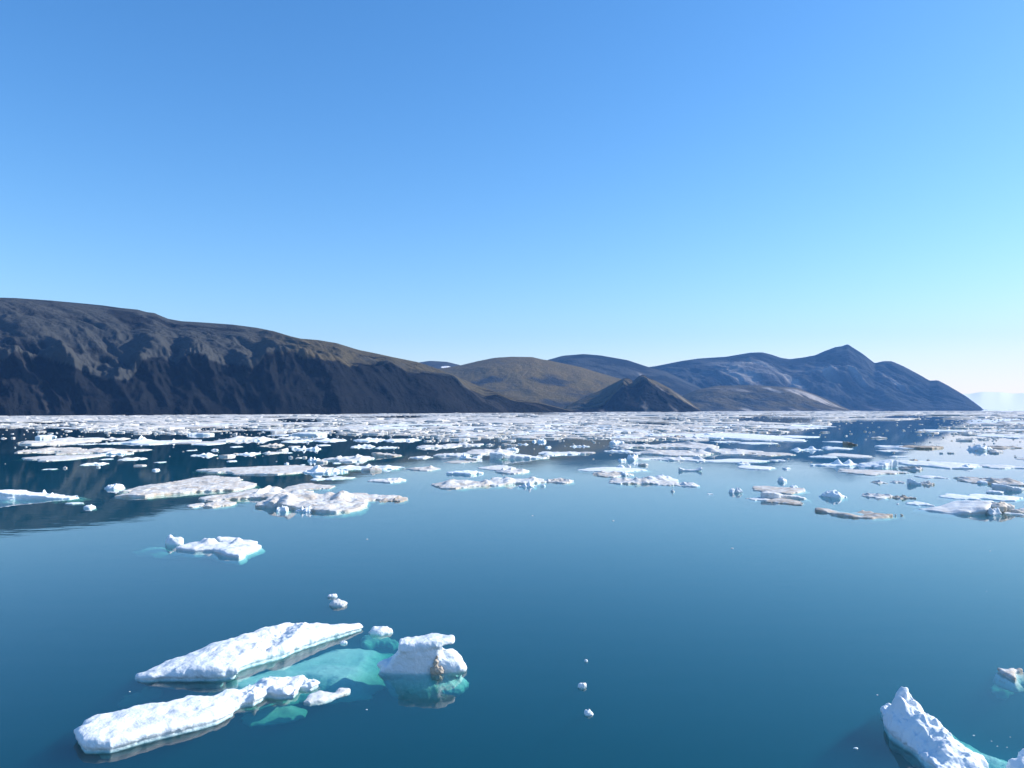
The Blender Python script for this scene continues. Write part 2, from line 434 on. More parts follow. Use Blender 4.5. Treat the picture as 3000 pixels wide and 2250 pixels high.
def largest(V, F):
    """keep only the largest connected piece of a quad mesh"""
    lab = np.arange(len(V)); E = np.concatenate([F[:, [0, 1]], F[:, [1, 2]], F[:, [2, 3]], F[:, [3, 0]]])
    while True:
        m = np.minimum(lab[E[:, 0]], lab[E[:, 1]]); new = lab.copy()
        np.minimum.at(new, lab[E[:, 0]], m); np.minimum.at(new, lab[E[:, 1]], m); new = np.minimum(new, new[lab])
        for _ in range(3): new = new[new]
        if (new == lab).all(): break
        lab = new
    u, c = np.unique(lab[F[:, 0]], return_counts=True)
    if len(u) <= 1: return V, F
    F = F[lab[F[:, 0]] == u[np.argmax(c)]]
    used = np.unique(F); mp = np.zeros(len(V), int); mp[used] = np.arange(len(used))
    return V[used], mp[F]

def poly_sdf(P, X, Y):
    P = np.asarray(P, float); d = np.full(X.shape, 1e9); ins = np.zeros(X.shape, bool)
    for i in range(len(P)):
        a = P[i]; b = P[(i + 1) % len(P)]
        ex, ey = b - a; wx = X - a[0]; wy = Y - a[1]
        t = np.clip((wx * ex + wy * ey) / (ex * ex + ey * ey + 1e-12), 0, 1)
        d = np.minimum(d, (wx - ex * t) ** 2 + (wy - ey * t) ** 2)
        cnd = ((a[1] <= Y) & (b[1] > Y)) | ((b[1] <= Y) & (a[1] > Y))
        xi = a[0] + (Y - a[1]) / np.where(abs(ey) < 1e-9, 1e-9, ey) * ex
        ins ^= cnd & (X < xi)
    return np.where(ins, -1, 1) * np.sqrt(d)

def smax(a, b, k):
    h = np.clip(0.5 - 0.5 * (b - a) / k, 0, 1)
    return b * (1 - h) + a * h + k * h * (1 - h)
def smin(a, b, k): return -smax(-a, -b, k)

def grid(x0, x1, y0, y1, z0, z1, cell):
    cx, cy, cz = cell
    xs = np.arange(x0, x1 + cx, cx); ys = np.arange(y0, y1 + cy, cy); zs = np.arange(z0, z1 + cz, cz)
    X, Y, Z = np.meshgrid(xs, ys, zs, indexing='ij')
    return X, Y, Z, np.array([x0, y0, z0])

GROUP = 'melting ice floes adrift on the calm sea'
def finish(name, V, F, label, dirt, group=None, cat='ice floe', parent=None):
    c = np.array([V[:, 0].mean(), V[:, 1].mean(), 0.0])
    o = mesh_obj(name, V - c, F, ICE, loc=tuple(c))
    o['dirt'] = float(dirt)
    if label: tag(o, label=label, cat=cat, group=group)
    return o

def slab_field(X, Y, Z, d2, top, seed, nz=0.05, notch=0.06, sc=1.0, draft=0.6, shelf=0.15):
    """generic floe: d2 outline distance, top height map (m)"""
    n = fbm(X * 2.2 / sc, Y * 2.2 / sc, Z * 3.0 / sc + seed, 4, 0.55)
    side = d2 + notch * np.exp(-(Z / (0.10 * sc)) ** 2) - shelf * sstep(-0.02, -0.4, Z / sc) + 0.25 * sstep(-0.4, -1.5, Z / sc) * sc
    f = smax(side, Z - top, 0.10 * sc)
    f = smax(f, -Z - draft, 0.15 * sc)
    return f + n * nz * 2

def poly_floe(name, label, pts, top_fn, cell, seed, dirt, margin=0.5, zmax=1.0, draft=0.5, cat='ice floe', nz=0.04, notch=0.06, shelf=0.15, sc=1.0, edge=0.06, group=GROUP):
    W = np.array([ground(*p[:2], p[2] if len(p) > 2 else 0.0)[:2] for p in pts])
    x0, y0 = W.min(0) - margin; x1, y1 = W.max(0) + margin
    X, Y, Z, org = grid(x0, x1, y0, y1, -draft - 0.3, zmax, cell)
    X2, Y2 = X[:, :, 0], Y[:, :, 0]
    d2 = poly_sdf(W, X2, Y2) + edge * 2 * fbm(X2 * 1.6 / sc, Y2 * 1.6 / sc, seed + 0.5, 4, 0.55)
    top = top_fn(X2, Y2, d2)
    f = slab_field(X, Y, Z, d2[:, :, None], top[:, :, None], seed, nz=nz, notch=notch, sc=sc, draft=draft, shelf=shelf)
    f[0] = f[-1] = 1; f[:, 0] = f[:, -1] = 1; f[:, :, 0] = f[:, :, -1] = 1
    V, F = surface_nets(f, org, np.array(cell))
    return finish(name, V, F, label, dirt, cat=cat, group=group)
# ------------------------------------------------------------------ foreground ice
def top_upper(X, Y, d2):
    a = ground(420, 1985)[0]; b = ground(1060, 1850)[0]
    u = (X - a) / (b - a)
    base = np.interp(u, [-0.1, 0.1, 0.35, 0.5, 0.56, 0.66, 0.8, 1.0, 1.1], [0.06, 0.30, 0.56, 0.52, 0.36, 0.62, 0.40, 0.22, 0.1])
    rub = np.exp(-((u - 0.56) / 0.10) ** 2)
    n = fbm(X * 0.7, Y * 0.7, 3.3, 4); nf = fbm(X * 3.5, Y * 3.5, 7.7, 4, 0.6)
    return base * (1 + 0.20 * n) + (0.04 + 0.14 * rub) * nf + 0.02 - 0.28 * np.exp(d2 / 0.16) * 0.5
def top_lower(X, Y, d2):
    a = ground(225, 2170)[0]; b = ground(940, 2000)[0]
    u = (X - a) / (b - a)
    base = np.interp(u, [-0.1, 0.03, 0.3, 0.55, 0.63, 0.7, 0.85, 1.0], [0.34, 0.40, 0.40, 0.34, 0.24, 0.30, 0.30, 0.16])
    rub = sstep(0.55, 0.68, u)
    n = fbm(X * 0.6, Y * 0.6, 23.3, 4); nf = fbm(X * 3.2, Y * 3.2, 27.7, 4, 0.6)
    t = base * (1 + 0.16 * n) + (0.03 + 0.20 * rub) * nf - 0.10 * np.exp(d2 / 0.14)
    for (px, py, h, q) in ((540, 2136, .20, .22), (485, 2085, .07, .2), (385, 2125, .06, .25), (560, 2075, .06, .15), (430, 2150, .08, .2), (330, 2090, .05, .2), (610, 2060, .06, .2)):
        g = ground(px, py, 0.35); t = t - h * np.exp(-((X - g[0]) / q) ** 2 - ((Y - g[1]) / (q * 1.6)) ** 2)
    return t

UP = [(387, 1981), (411, 1969, .1), (440, 1955, .15), (448, 1941, .3), (485, 1920, .4), (534, 1906, .45), (574, 1894, .45), (623, 1878, .45), (680, 1869, .45), (729, 1863, .35),
      (770, 1843, .4), (810, 1829, .5), (843, 1817, .5), (865, 1817, .5), (900, 1829, .45), (953, 1829, .35), (1014, 1827, .25), (1056, 1823, .2), (1069, 1837, .1), (1050, 1849), (997, 1865),
      (953, 1878), (912, 1892), (862, 1908), (835, 1924), (770, 1941), (729, 1953), (700, 1967), (696, 1985), (647, 1992), (586, 1994), (485, 1994), (420, 1994), (389, 1988)]
LO = [(218, 2148, .2), (243, 2126, .3), (243, 2112, .3), (265, 2099, .3), (322, 2083, .35), (383, 2067, .35), (420, 2061, .35), (485, 2053, .35), (546, 2032, .35), (599, 2026, .35), (619, 2036, .3),
      (656, 2024, .25), (704, 2016, .25), (729, 1996, .25), (770, 1985, .25), (810, 1983, .25), (859, 1981, .25), (924, 1983, .2), (940, 2008), (912, 2022), (880, 2022), (867, 2044), (810, 2044), (785, 2042),
      (745, 2067), (709, 2069), (688, 2083), (692, 2093), (660, 2107), (607, 2128), (546, 2144), (485, 2158), (424, 2175), (363, 2191), (322, 2203), (237, 2203), (226, 2183), (219, 2165)]
hero1 = poly_floe('ice_floe', 'large white snow covered floe, upper of the two big foreground floes', UP, top_upper, (0.045, 0.06, 0.03), 1.0, 0.03, zmax=1.05, draft=0.55, sc=0.9, edge=0.07, notch=0.10, shelf=-0.6)
hero2 = poly_floe('ice_floe', 'long flat white floe with crumbled right end, lowest at bottom left', LO, top_lower, (0.045, 0.06, 0.03), 2.0, 0.02, zmax=0.85, draft=0.5, sc=0.9, edge=0.06, notch=0.09, shelf=-0.6)
poly_floe('ice_floe', 'thin pinkish spur of ice off the right end of the long flat foreground floe',
          [(871, 2065), (893, 2046), (905, 2030, .1), (935, 2022, .1), (973, 2022, .1), (1000, 2013, .1), (1018, 2011, .1), (1030, 2022), (1020, 2034), (997, 2044), (949, 2057), (908, 2063)],
          lambda X, Y, d: 0.11 + 0.04 * fbm(X * 2, Y * 2, 5) - 0.05 * np.exp(d / 0.15), (0.045, 0.06, 0.025), 3.0, 0.28, zmax=0.4, draft=0.12)

def shelf(pts, depth, seed, parent, thick=0.13, fade=0.6, cell=(0.07, 0.09, 0.045), name='submerged_shelf', rag=0.8, rel=0.26):
    """underwater foot of a floe"""
    W = np.array([ground(a, b, -0.3)[:2] for a, b in pts])
    x0, y0 = W.min(0) - 0.6; x1, y1 = W.max(0) + 0.6
    X, Y, Z, org = grid(x0, x1, y0, y1, -depth - fade - thick - 0.4, -0.04, cell)
    X2, Y2 = X[:, :, 0], Y[:, :, 0]
    d2 = poly_sdf(W, X2, Y2) + rag * fbm(X2 * 0.7, Y2 * 0.7, seed, 6, 0.62)
    top = -depth + rel * fbm(X2 * 0.8, Y2 * 1.5, seed + 4, 5, 0.6) - fade * sstep(-1.5, 0.15, d2)
    top = np.minimum(top, -0.12)
    f = smax(d2[:, :, None] + 0 * Z, Z - top[:, :, None], 0.15); f = smax(f, (top[:, :, None] - thick) - Z, 0.1)
    f[0] = f[-1] = 1; f[:, 0] = f[:, -1] = 1; f[:, :, 0] = f[:, :, -1] = 1
    V, F = surface_nets(f, org, np.array(cell))
    o = mesh_obj(name, V - np.array(parent.location), F, ICE, parent=parent); o['dirt'] = 0.05
    return o
shelf([(600, 1975), (740, 1950), (835, 1915), (950, 1882), (1060, 1872), (1175, 1876), (1170, 1920), (1135, 1968), (1085, 2000), (1030, 2014), (960, 2018), (880, 2010), (800, 2030), (720, 2040), (600, 2030), (590, 2000)], 0.30, 4.0, hero1, rag=0.55, rel=0.12)
shelf([(700, 2060), (780, 2030), (860, 2020), (905, 2034), (900, 2056), (860, 2066), (790, 2074), (730, 2080)], 0.22, 6.0, hero2, fade=0.6, rag=0.25, rel=0.1)
shelf([(330, 1955), (440, 1930), (470, 1960), (420, 1990), (340, 1985)], 0.9, 7.0, hero1, fade=0.5)

def blob_obj(name, label, cx, cy, prims, cell, seed, dirt, ext, nz=0.05, parent=None, cat='ice floe', nsc=2.5):
    """prims: list of functions(x, y, z) in metres from the water point under the photo pixel"""
    c = ground(cx, cy)
    X, Y, Z, org = grid(ext[0], ext[1], ext[2], ext[3], ext[4], ext[5], cell)
    f = None
    for p, k in prims:
        g = p(X, Y, Z); f = g if f is None else smin(f, g, k)
    f = f + nz * 2 * fbm(X * nsc + seed, Y * nsc, Z * nsc, 5, 0.58)
    f[0] = f[-1] = 1; f[:, 0] = f[:, -1] = 1; f[:, :, 0] = f[:, :, -1] = 1
    V, F = surface_nets(f, org, np.array(cell))
    if parent is not None:
        V = V + c - np.array(parent.location)
        o = mesh_obj(name, V, F, ICE, parent=parent); o['dirt'] = dirt; return o
    o = mesh_obj(name, V, F, ICE, loc=tuple(c)); o['dirt'] = dirt
    return tag(o, label=label, cat=cat, group=GROUP)

def ell(cx, cy, cz, rx, ry, rz):
    return lambda X, Y, Z: (np.sqrt(((X - cx) / rx) ** 2 + ((Y - cy) / ry) ** 2 + ((Z - cz) / rz) ** 2) - 1) * min(rx, ry, rz)

BODY = [(-1.66, -0.12), (-1.55, 0.06), (-1.30, 0.32), (-0.90, 0.80), (-0.80, 1.10), (0.72, 1.08), (0.70, 0.65), (0.92, 0.30), (0.95, -0.2), (0.7, -0.9), (-1.1, -0.9)]
def mush_body(X, Y, Z):
    s = poly_sdf(BODY, X, Z)
    y0 = 0.08 - 0.24 * Z
    return smax(s, np.abs(Y - y0) - (0.62 - 0.10 * Z - 0.16 * np.abs(X + 0.2)), 0.15)
def mush_cap(X, Y, Z):
    zc = 1.12 + 0.07 * (X - 0.2) + 0.03 * np.sin(X * 4)
    q = smax(np.abs(X - 0.18) - 1.04, np.abs(Y + 0.04) - (0.56 - 0.30 * sstep(0.5, 1.25, X)), 0.2)
    return smax(q, np.abs(Z - zc - 0.03 * noise3(X * 3, Y * 3, 1.5)) - 0.10, 0.07)
m = blob_obj('mushroom_ice_floe', 'mushroom shaped white ice block with overhanging cap and brown stain, centre foreground', 1238, 1962,
         [(mush_body, 0.1), (mush_cap, 0.2), (ell(1.12, 0.05, 0.20, 0.48, 0.5, 0.44), 0.3), (ell(1.0, 0.1, 0.45, 0.35, 0.4, 0.26), 0.15), (ell(1.45, 0.0, 0.08, 0.28, 0.35, 0.2), 0.1), (ell(0.2, 0.1, -0.7, 1.5, 0.9, 0.55), 0.2), (ell(-1.3, 0.0, 0.22, 0.4, 0.3, 0.18), 0.1)],
         (0.035, 0.04, 0.028), 3.3, 0.02, (-2.1, 2.0, -1.2, 1.3, -1.4, 1.5), nz=0.045)
blob_obj('silt_patch', None, 1238, 1962, [(ell(0.56, -0.50, 0.22, 0.15, 0.10, 0.34), 0.1), (ell(0.66, -0.50, 0.05, 0.14, 0.10, 0.22), 0.08)], (0.025, 0.025, 0.025), 8.3, 0.75,
         (0.1, 1.2, -1.0, -0.2, -0.3, 0.75), nz=0.07, parent=m, nsc=6)

BERG = [(2580, 2098), (2598, 2145), (2640, 2185), (2700, 2232), (2765, 2278), (2860, 2300), (2905, 2250), (2895, 2232), (2850, 2216), (2802, 2195), (2772, 2167), (2732, 2148), (2690, 2124), (2645, 2094), (2600, 2086)]
_a = ground(2598, 2128)[:2]; _b = ground(2860, 2262)[:2]; _l = np.linalg.norm(_b - _a); _e = (_b - _a) / _l; _n = np.array([_e[1], -_e[0]])
def top_berg(X, Y, d2):
    u = ((X - _a[0]) * _e[0] + (Y - _a[1]) * _e[1]) / _l
    v = (X - _a[0]) * _n[0] + (Y - _a[1]) * _n[1]
    h = np.interp(u, [-0.2, -0.08, 0.02, 0.12, 0.2, 0.35, 0.5, 0.75, 1.0, 1.2], [0.4, 0.78, 1.06, 1.12, 1.0, 0.80, 0.62, 0.36, 0.15, 0.05])
    cr = np.clip(-d2 / 0.48, 0, 1) ** 0.7
    rg = ridged(X * 1.5, Y * 1.5, 5.5, 4)
    g = ground(2596, 2118); h = np.maximum(h, 1.0 * np.exp(-((X - g[0]) ** 2 + (Y - g[1]) ** 2) / 0.09))
    return h * (0.12 + 0.88 * cr) + 0.26 * (rg - 0.35) * sstep(0, 0.4, h) + 0.16 * fbm(X * 2.6, Y * 2.6, 9.0, 4)
berg = poly_floe('ice_ridge', 'jagged white ice ridge sloping into turquoise water at bottom right corner', BERG, top_berg, (0.03, 0.035, 0.03), 12.0, 0.0, zmax=1.65, draft=0.6, notch=0.08, shelf=-0.25, edge=0.10, nz=0.06, group=None)
shelf([(2700, 2100), (2790, 2122), (2835, 2145), (2880, 2180), (2955, 2194), (3030, 2206), (3100, 2225), (3080, 2320), (2880, 2320), (2800, 2230)], 0.22, 13.0, berg, rag=0.35, fade=0.4)
shelf([(2572, 2100), (2590, 2160), (2640, 2210), (2700, 2262), (2640, 2262), (2600, 2225), (2575, 2160)], 1.2, 15.0, berg, fade=0.7)
blob_obj('ice_chunk', 'rough white chunk cut off by the bottom right corner of the view', 3000, 2262, [(ell(0, 0, 0.1, 0.42, 0.35, 0.26), 0.1), (ell(0.35, 0.3, 0.2, 0.35, 0.3, 0.28), 0.1)],
         (0.03, 0.03, 0.03), 17, 0.0, (-0.8, 1.1, -0.8, 1.0, -0.5, 0.8), nz=0.07)
t = poly_floe('ice_floe', 'small tan stained floe with a faint submerged tail at right edge, lower open water',
          [(2923, 1966), (2935, 1959, .1), (2955, 1957, .1), (2985, 1953, .15), (3015, 1957, .15), (3016, 1970), (2985, 1974), (2978, 1980), (2986, 1992), (2974, 1996), (2950, 1985), (2932, 1975)],
          lambda X, Y, d: 0.17 + 0.08 * fbm(X * 3, Y * 3, 5) - 0.08 * np.exp(d / 0.15), (0.035, 0.04, 0.025), 18.0, 0.45, zmax=0.45, draft=0.4)
shelf([(2915, 1970), (2930, 1965), (2975, 1990), (2940, 2002), (2908, 2006)], 0.5, 19.0, t, fade=0.3)

def lump(name, label, x0, x1, yt, yb, seed, dirt=0.05, tail=False, flat=1.0):
    cx = (x0 + x1) / 2; c = ground(cx, yb); s = c[1] / F_PX * 1.04; w = (x1 - x0) * s / 2
    h = (yb - yt) * s * 0.62 * flat; ce = w / 11
    rnd = random.Random(seed); pr = [(ell(0, 0, h * 0.1, w * 0.86, w * 0.6, h * 0.8), 0.1)]
    for _ in range(3):
        pr.append((ell(rnd.uniform(-.55, .55) * w, rnd.uniform(-.3, .3) * w, rnd.uniform(.2, .5) * h, w * rnd.uniform(.25, .42), w * rnd.uniform(.25, .4), h * rnd.uniform(.4, .6)), 0.05 * w))
    o = blob_obj(name, label, cx, yb - (yb - yt) * 0.3, pr, (ce, ce, ce * 0.7), seed, dirt, (-1.4 * w, 1.4 * w, -1.1 * w, 1.1 * w, -h * 1.2, h * 1.6), nz=0.10 * w, cat='ice chunk', nsc=1.6 / w)
    if tail:
        shelf([(x0 - 6, yb - 12), (cx, yt + 8), (x1 + 22, yb - 8), (x1, yb + 4), (x0, yb + 2)], 0.25, seed + 1, o, thick=0.3, fade=0.3, cell=(0.05, 0.06, 0.05))
    return o
lump('ice_chunk', 'small white lump just right of the tip of the upper big floe', 1073, 1151, 1831, 1862, 21, tail=True)
lump('ice_chunk', 'tiny white nub on the turquoise shelf beside the upper big floe', 993, 1018, 1876, 1889, 22)
lump('ice_chunk', 'small oval lump, farther of the stacked pair above the big foreground floes', 959, 990, 1740, 1752, 23, 0.1)
lump('ice_chunk', 'pinkish white lump, nearer of the stacked pair above the big foreground floes', 965, 1021, 1756, 1780, 24, 0.22)
lump('ice_chunk', 'tiny white crumb, farthest of three bits alone in open water', 1712, 1723, 1931, 1940, 25)
lump('ice_chunk', 'small peaked crumb, middle of three bits alone in open water', 1691, 1719, 1998, 2018, 26)
lump('ice_chunk', 'double white crumb, nearest of three bits alone in open water', 1709, 1740, 2079, 2098, 27)
SPK = ['alone right of centre', 'above the oval lump pair', 'leftmost of the specks beside the ridge', 'first right of the jagged ridge', 'highest right of the jagged ridge', 'second in the drift right of the ridge',
       'nearest the right edge', 'just above and left of the jagged ridge', 'between spur and mushroom block', 'between the two big floes', 'right of centre, below the bay', 'left of centre, below the bay',
       'far right below the big pale floe', 'below the brown stained ragged floe', 'topmost in the drift right of the ridge', 'lowest in the drift right of the ridge', 'far right above the tan stained floe']
for i, (x, y, w) in enumerate([(2145, 1608, 9), (1075, 1581, 7), (2507, 2195, 14), (2853, 2156, 7), (2922, 2187, 5), (2950, 2190, 4), (2985, 2205, 5), (2570, 2037, 6), (1074, 2080, 6), (380, 2027, 5), (1797, 1527, 8), (1560, 1512, 6),
                               (2900, 1615, 5), (2630, 1478, 10), (2960, 2160, 4), (2905, 2172, 4), (2890, 1733, 4)]):
    o = lump('ice_crumb', 'speck of white ice on open water, ' + SPK[i], x - w / 2, x + w / 2, y - w * .45, y, 40 + i, flat=0.8)
    o['group'] = 'specks of ice on open water'; o['category'] = 'ice crumb'

def top2(X, Y, d2):
    c = ground(700, 1600)
    b = 0.26 + 0.10 * fbm(X * 0.8, Y * 0.8, 1.5) + 0.05 * fbm(X * 3, Y * 3, 2.5)
    for (px, py, h, r) in ((697, 1600, .42, .35), (610, 1603, .35, .35), (625, 1598, .3, .4), (598, 1600, .25, .3), (640, 1590, .2, .5), (665, 1625, .15, 1.0)):
        g = ground(px, py); b = b + h * np.exp(-((X - g[0]) ** 2 + (Y - g[1]) ** 2) / r ** 2)
    return b - 0.12 * np.exp(d2 / 0.2)
poly_floe('ice_floe', 'white floe with ragged arms and a small cone, alone in the left open water',
          [(512, 1611), (540, 1597, .1), (560, 1590, .15), (590, 1587, .2), (640, 1590, .2), (650, 1584, .3), (632, 1579, .3), (630, 1570, .35), (668, 1566, .35), (697, 1569, .35), (699, 1575, .3), (758, 1580, .3), (757, 1587, .2),
           (737, 1590, .2), (770, 1594, .2), (772, 1601), (745, 1612), (720, 1622), (718, 1631), (700, 1636), (670, 1633), (640, 1626), (622, 1616), (600, 1616), (570, 1618)],
          top2, (0.07, 0.10, 0.04), 31.0, 0.12, zmax=1.1, draft=0.5, sc=1.1)
o = lump('ice_chunk', 'thick white block standing at the left end of the ragged armed floe', 484, 542, 1566, 1606, 32, 0.05)
shelf([(395, 1605), (480, 1592), (520, 1596), (520, 1612), (640, 1626), (560, 1622), (440, 1616)], 0.3, 33.0, o, fade=0.35)

# ------------------------------------------------------------------ floes of the middle distance, one entry each
def floe(x0, x1, yt, yb, style, dirt, label, seed, name='ice_floe', group=GROUP, fine=1.0):
    rnd = random.Random(seed * 7 + 1); tot = yb - yt; cx = (x0 + x1) / 2
    hf = {'flat': .30, 'raft': .42, 'block': .58, 'spike': .75, 'lump': .72, 'rampr': .75, 'rampl': .7, 'horns': .7}[style]
    D0 = ground(cx, yb)[1]; refl = 0.75 * sstep(80, 150, D0)
    hpx = hf * tot / (1 + hf * refl); yw = yb - hpx * refl
    c0 = ground(cx, yw); s = c0[1] / F_PX; w = (x1 - x0) * s / 2
    h = max(hpx * s, 0.10)
    yk = max(yw - (tot - hpx * (1 + refl)), 1214)
    dep = np.clip((ground(cx, yk)[1] - c0[1]) / 2, 0.3 * w, 1.5 * w) if style != 'horns' else 0.35 * w
    if style in ('spike', 'lump', 'block'): dep = min(dep, 0.9 * w)
    ce = min(max(2.1 * s / fine, 0.05), w / 7); cey = min(ce * 1.7, dep / 4); cz = min(ce * 0.55, h / 5)
    draft = min(0.5 * h + 0.15, 0.5)
    X, Y, Z, org = grid(-w * 1.15 - ce, w * 1.15 + ce, -dep * 1.25 - cey, dep * 1.25 + cey, -draft - 2 * cz, h * 1.6, (ce, cey, cz))
    X2, Y2 = X[:, :, 0] / w, Y[:, :, 0] / dep
    nn = fbm(X2 * 1.7 + seed, Y2 * 1.7, seed * .37, 4, 0.6)
    nb = noise3(X2 * 5 + seed, Y2 * 2.5, seed * .7)
    r = (np.abs(X2) ** 2.3 + np.abs(Y2 * (1 + 0.35 * np.sin(X2 * 3 + seed))) ** 2.3) ** (1 / 2.3)
    d2 = (r - 1.0 + 0.48 * nn + 0.05 * nb) * min(w, dep)
    ed = np.clip(-d2 / (0.35 * min(w, dep)), 0, 1)
    if style == 'flat': top = h * (0.62 + 0.5 * nn + 0.12 * nb) * (0.45 + 0.55 * ed)
    elif style == 'raft':
        top = h * (0.42 + 0.4 * nn + 0.18 * nb)
        for _ in range(rnd.randint(5, 10)):
            a, b, q = rnd.uniform(-.8, .8), rnd.uniform(-.6, .6), rnd.uniform(.05, .18)
            top = top + h * rnd.uniform(.2, .6) * np.exp(-((X2 - a) / q) ** 2 - ((Y2 - b) / (q * 3)) ** 2)
        top = top * (0.5 + 0.5 * ed)
    elif style == 'block': top = h * (0.85 + 0.3 * nn + 0.1 * nb) * (0.7 + 0.3 * ed)
    elif style == 'lump': top = h * (0.95 + 0.3 * nb + 0.6 * nn) * np.sqrt(np.clip(1 - r ** 2.6, 0.02, 1))
    elif style == 'spike':
        top = h * (0.22 + 0.25 * nn)
        for _ in range(rnd.randint(3, 5)):
            a, b, q = rnd.uniform(-.7, .7), rnd.uniform(-.4, .4), rnd.uniform(.09, .2)
            top = top + h * rnd.uniform(.35, .85) * np.clip(1 - np.hypot((X2 - a) / q / 1.6, (Y2 - b) / 0.7), 0, 1)
    elif style == 'rampr': top = h * (0.12 + 0.9 * np.clip((X2 + 1) / 1.7, 0, 1) ** 1.2 + 0.12 * nb)
    elif style == 'rampl': top = h * (0.12 + 0.9 * np.clip((1 - X2) / 1.7, 0, 1) ** 1.3 + 0.12 * nb)
    else: top = h * (0.22 + 0.85 * np.abs(X2) ** 2.5 + 0.15 * nb)
    sc = np.clip(h * 1.5, .2, 1.2)
    n3 = fbm(X * 1.5 / sc, Y * 1.5 / sc, Z * 2.5 / sc + seed, 3, 0.55)
    nt = 0.12 * min(h, 0.8)
    f = smax(d2[:, :, None] + nt * 0.9 * np.exp(-(Z / (0.15 * h)) ** 2) - 0.1 * w * sstep(0, -draft, Z), Z - top[:, :, None], 0.10 * h)
    f = smax(f, -Z - draft, 0.1) + (0.28 if style in ('lump', 'spike', 'block') else 0.17) * min(h, 0.7) * n3 + 0.06 * min(h, 0.7) * fbm(X * 6 / sc, Y * 5 / sc, Z * 6 / sc + seed, 2)
    f[0] = f[-1] = 1; f[:, 0] = f[:, -1] = 1; f[:, :, 0] = f[:, :, -1] = 1
    if (f < 0).sum() < 6: return None
    V, F = surface_nets(f, org, np.array((ce, cey, cz)))
    o = mesh_obj(name, V, F, ICE, loc=(c0[0], c0[1] + dep, 0)); o['dirt'] = dirt
    return tag(o, label=label, cat='ice floe', group=group)
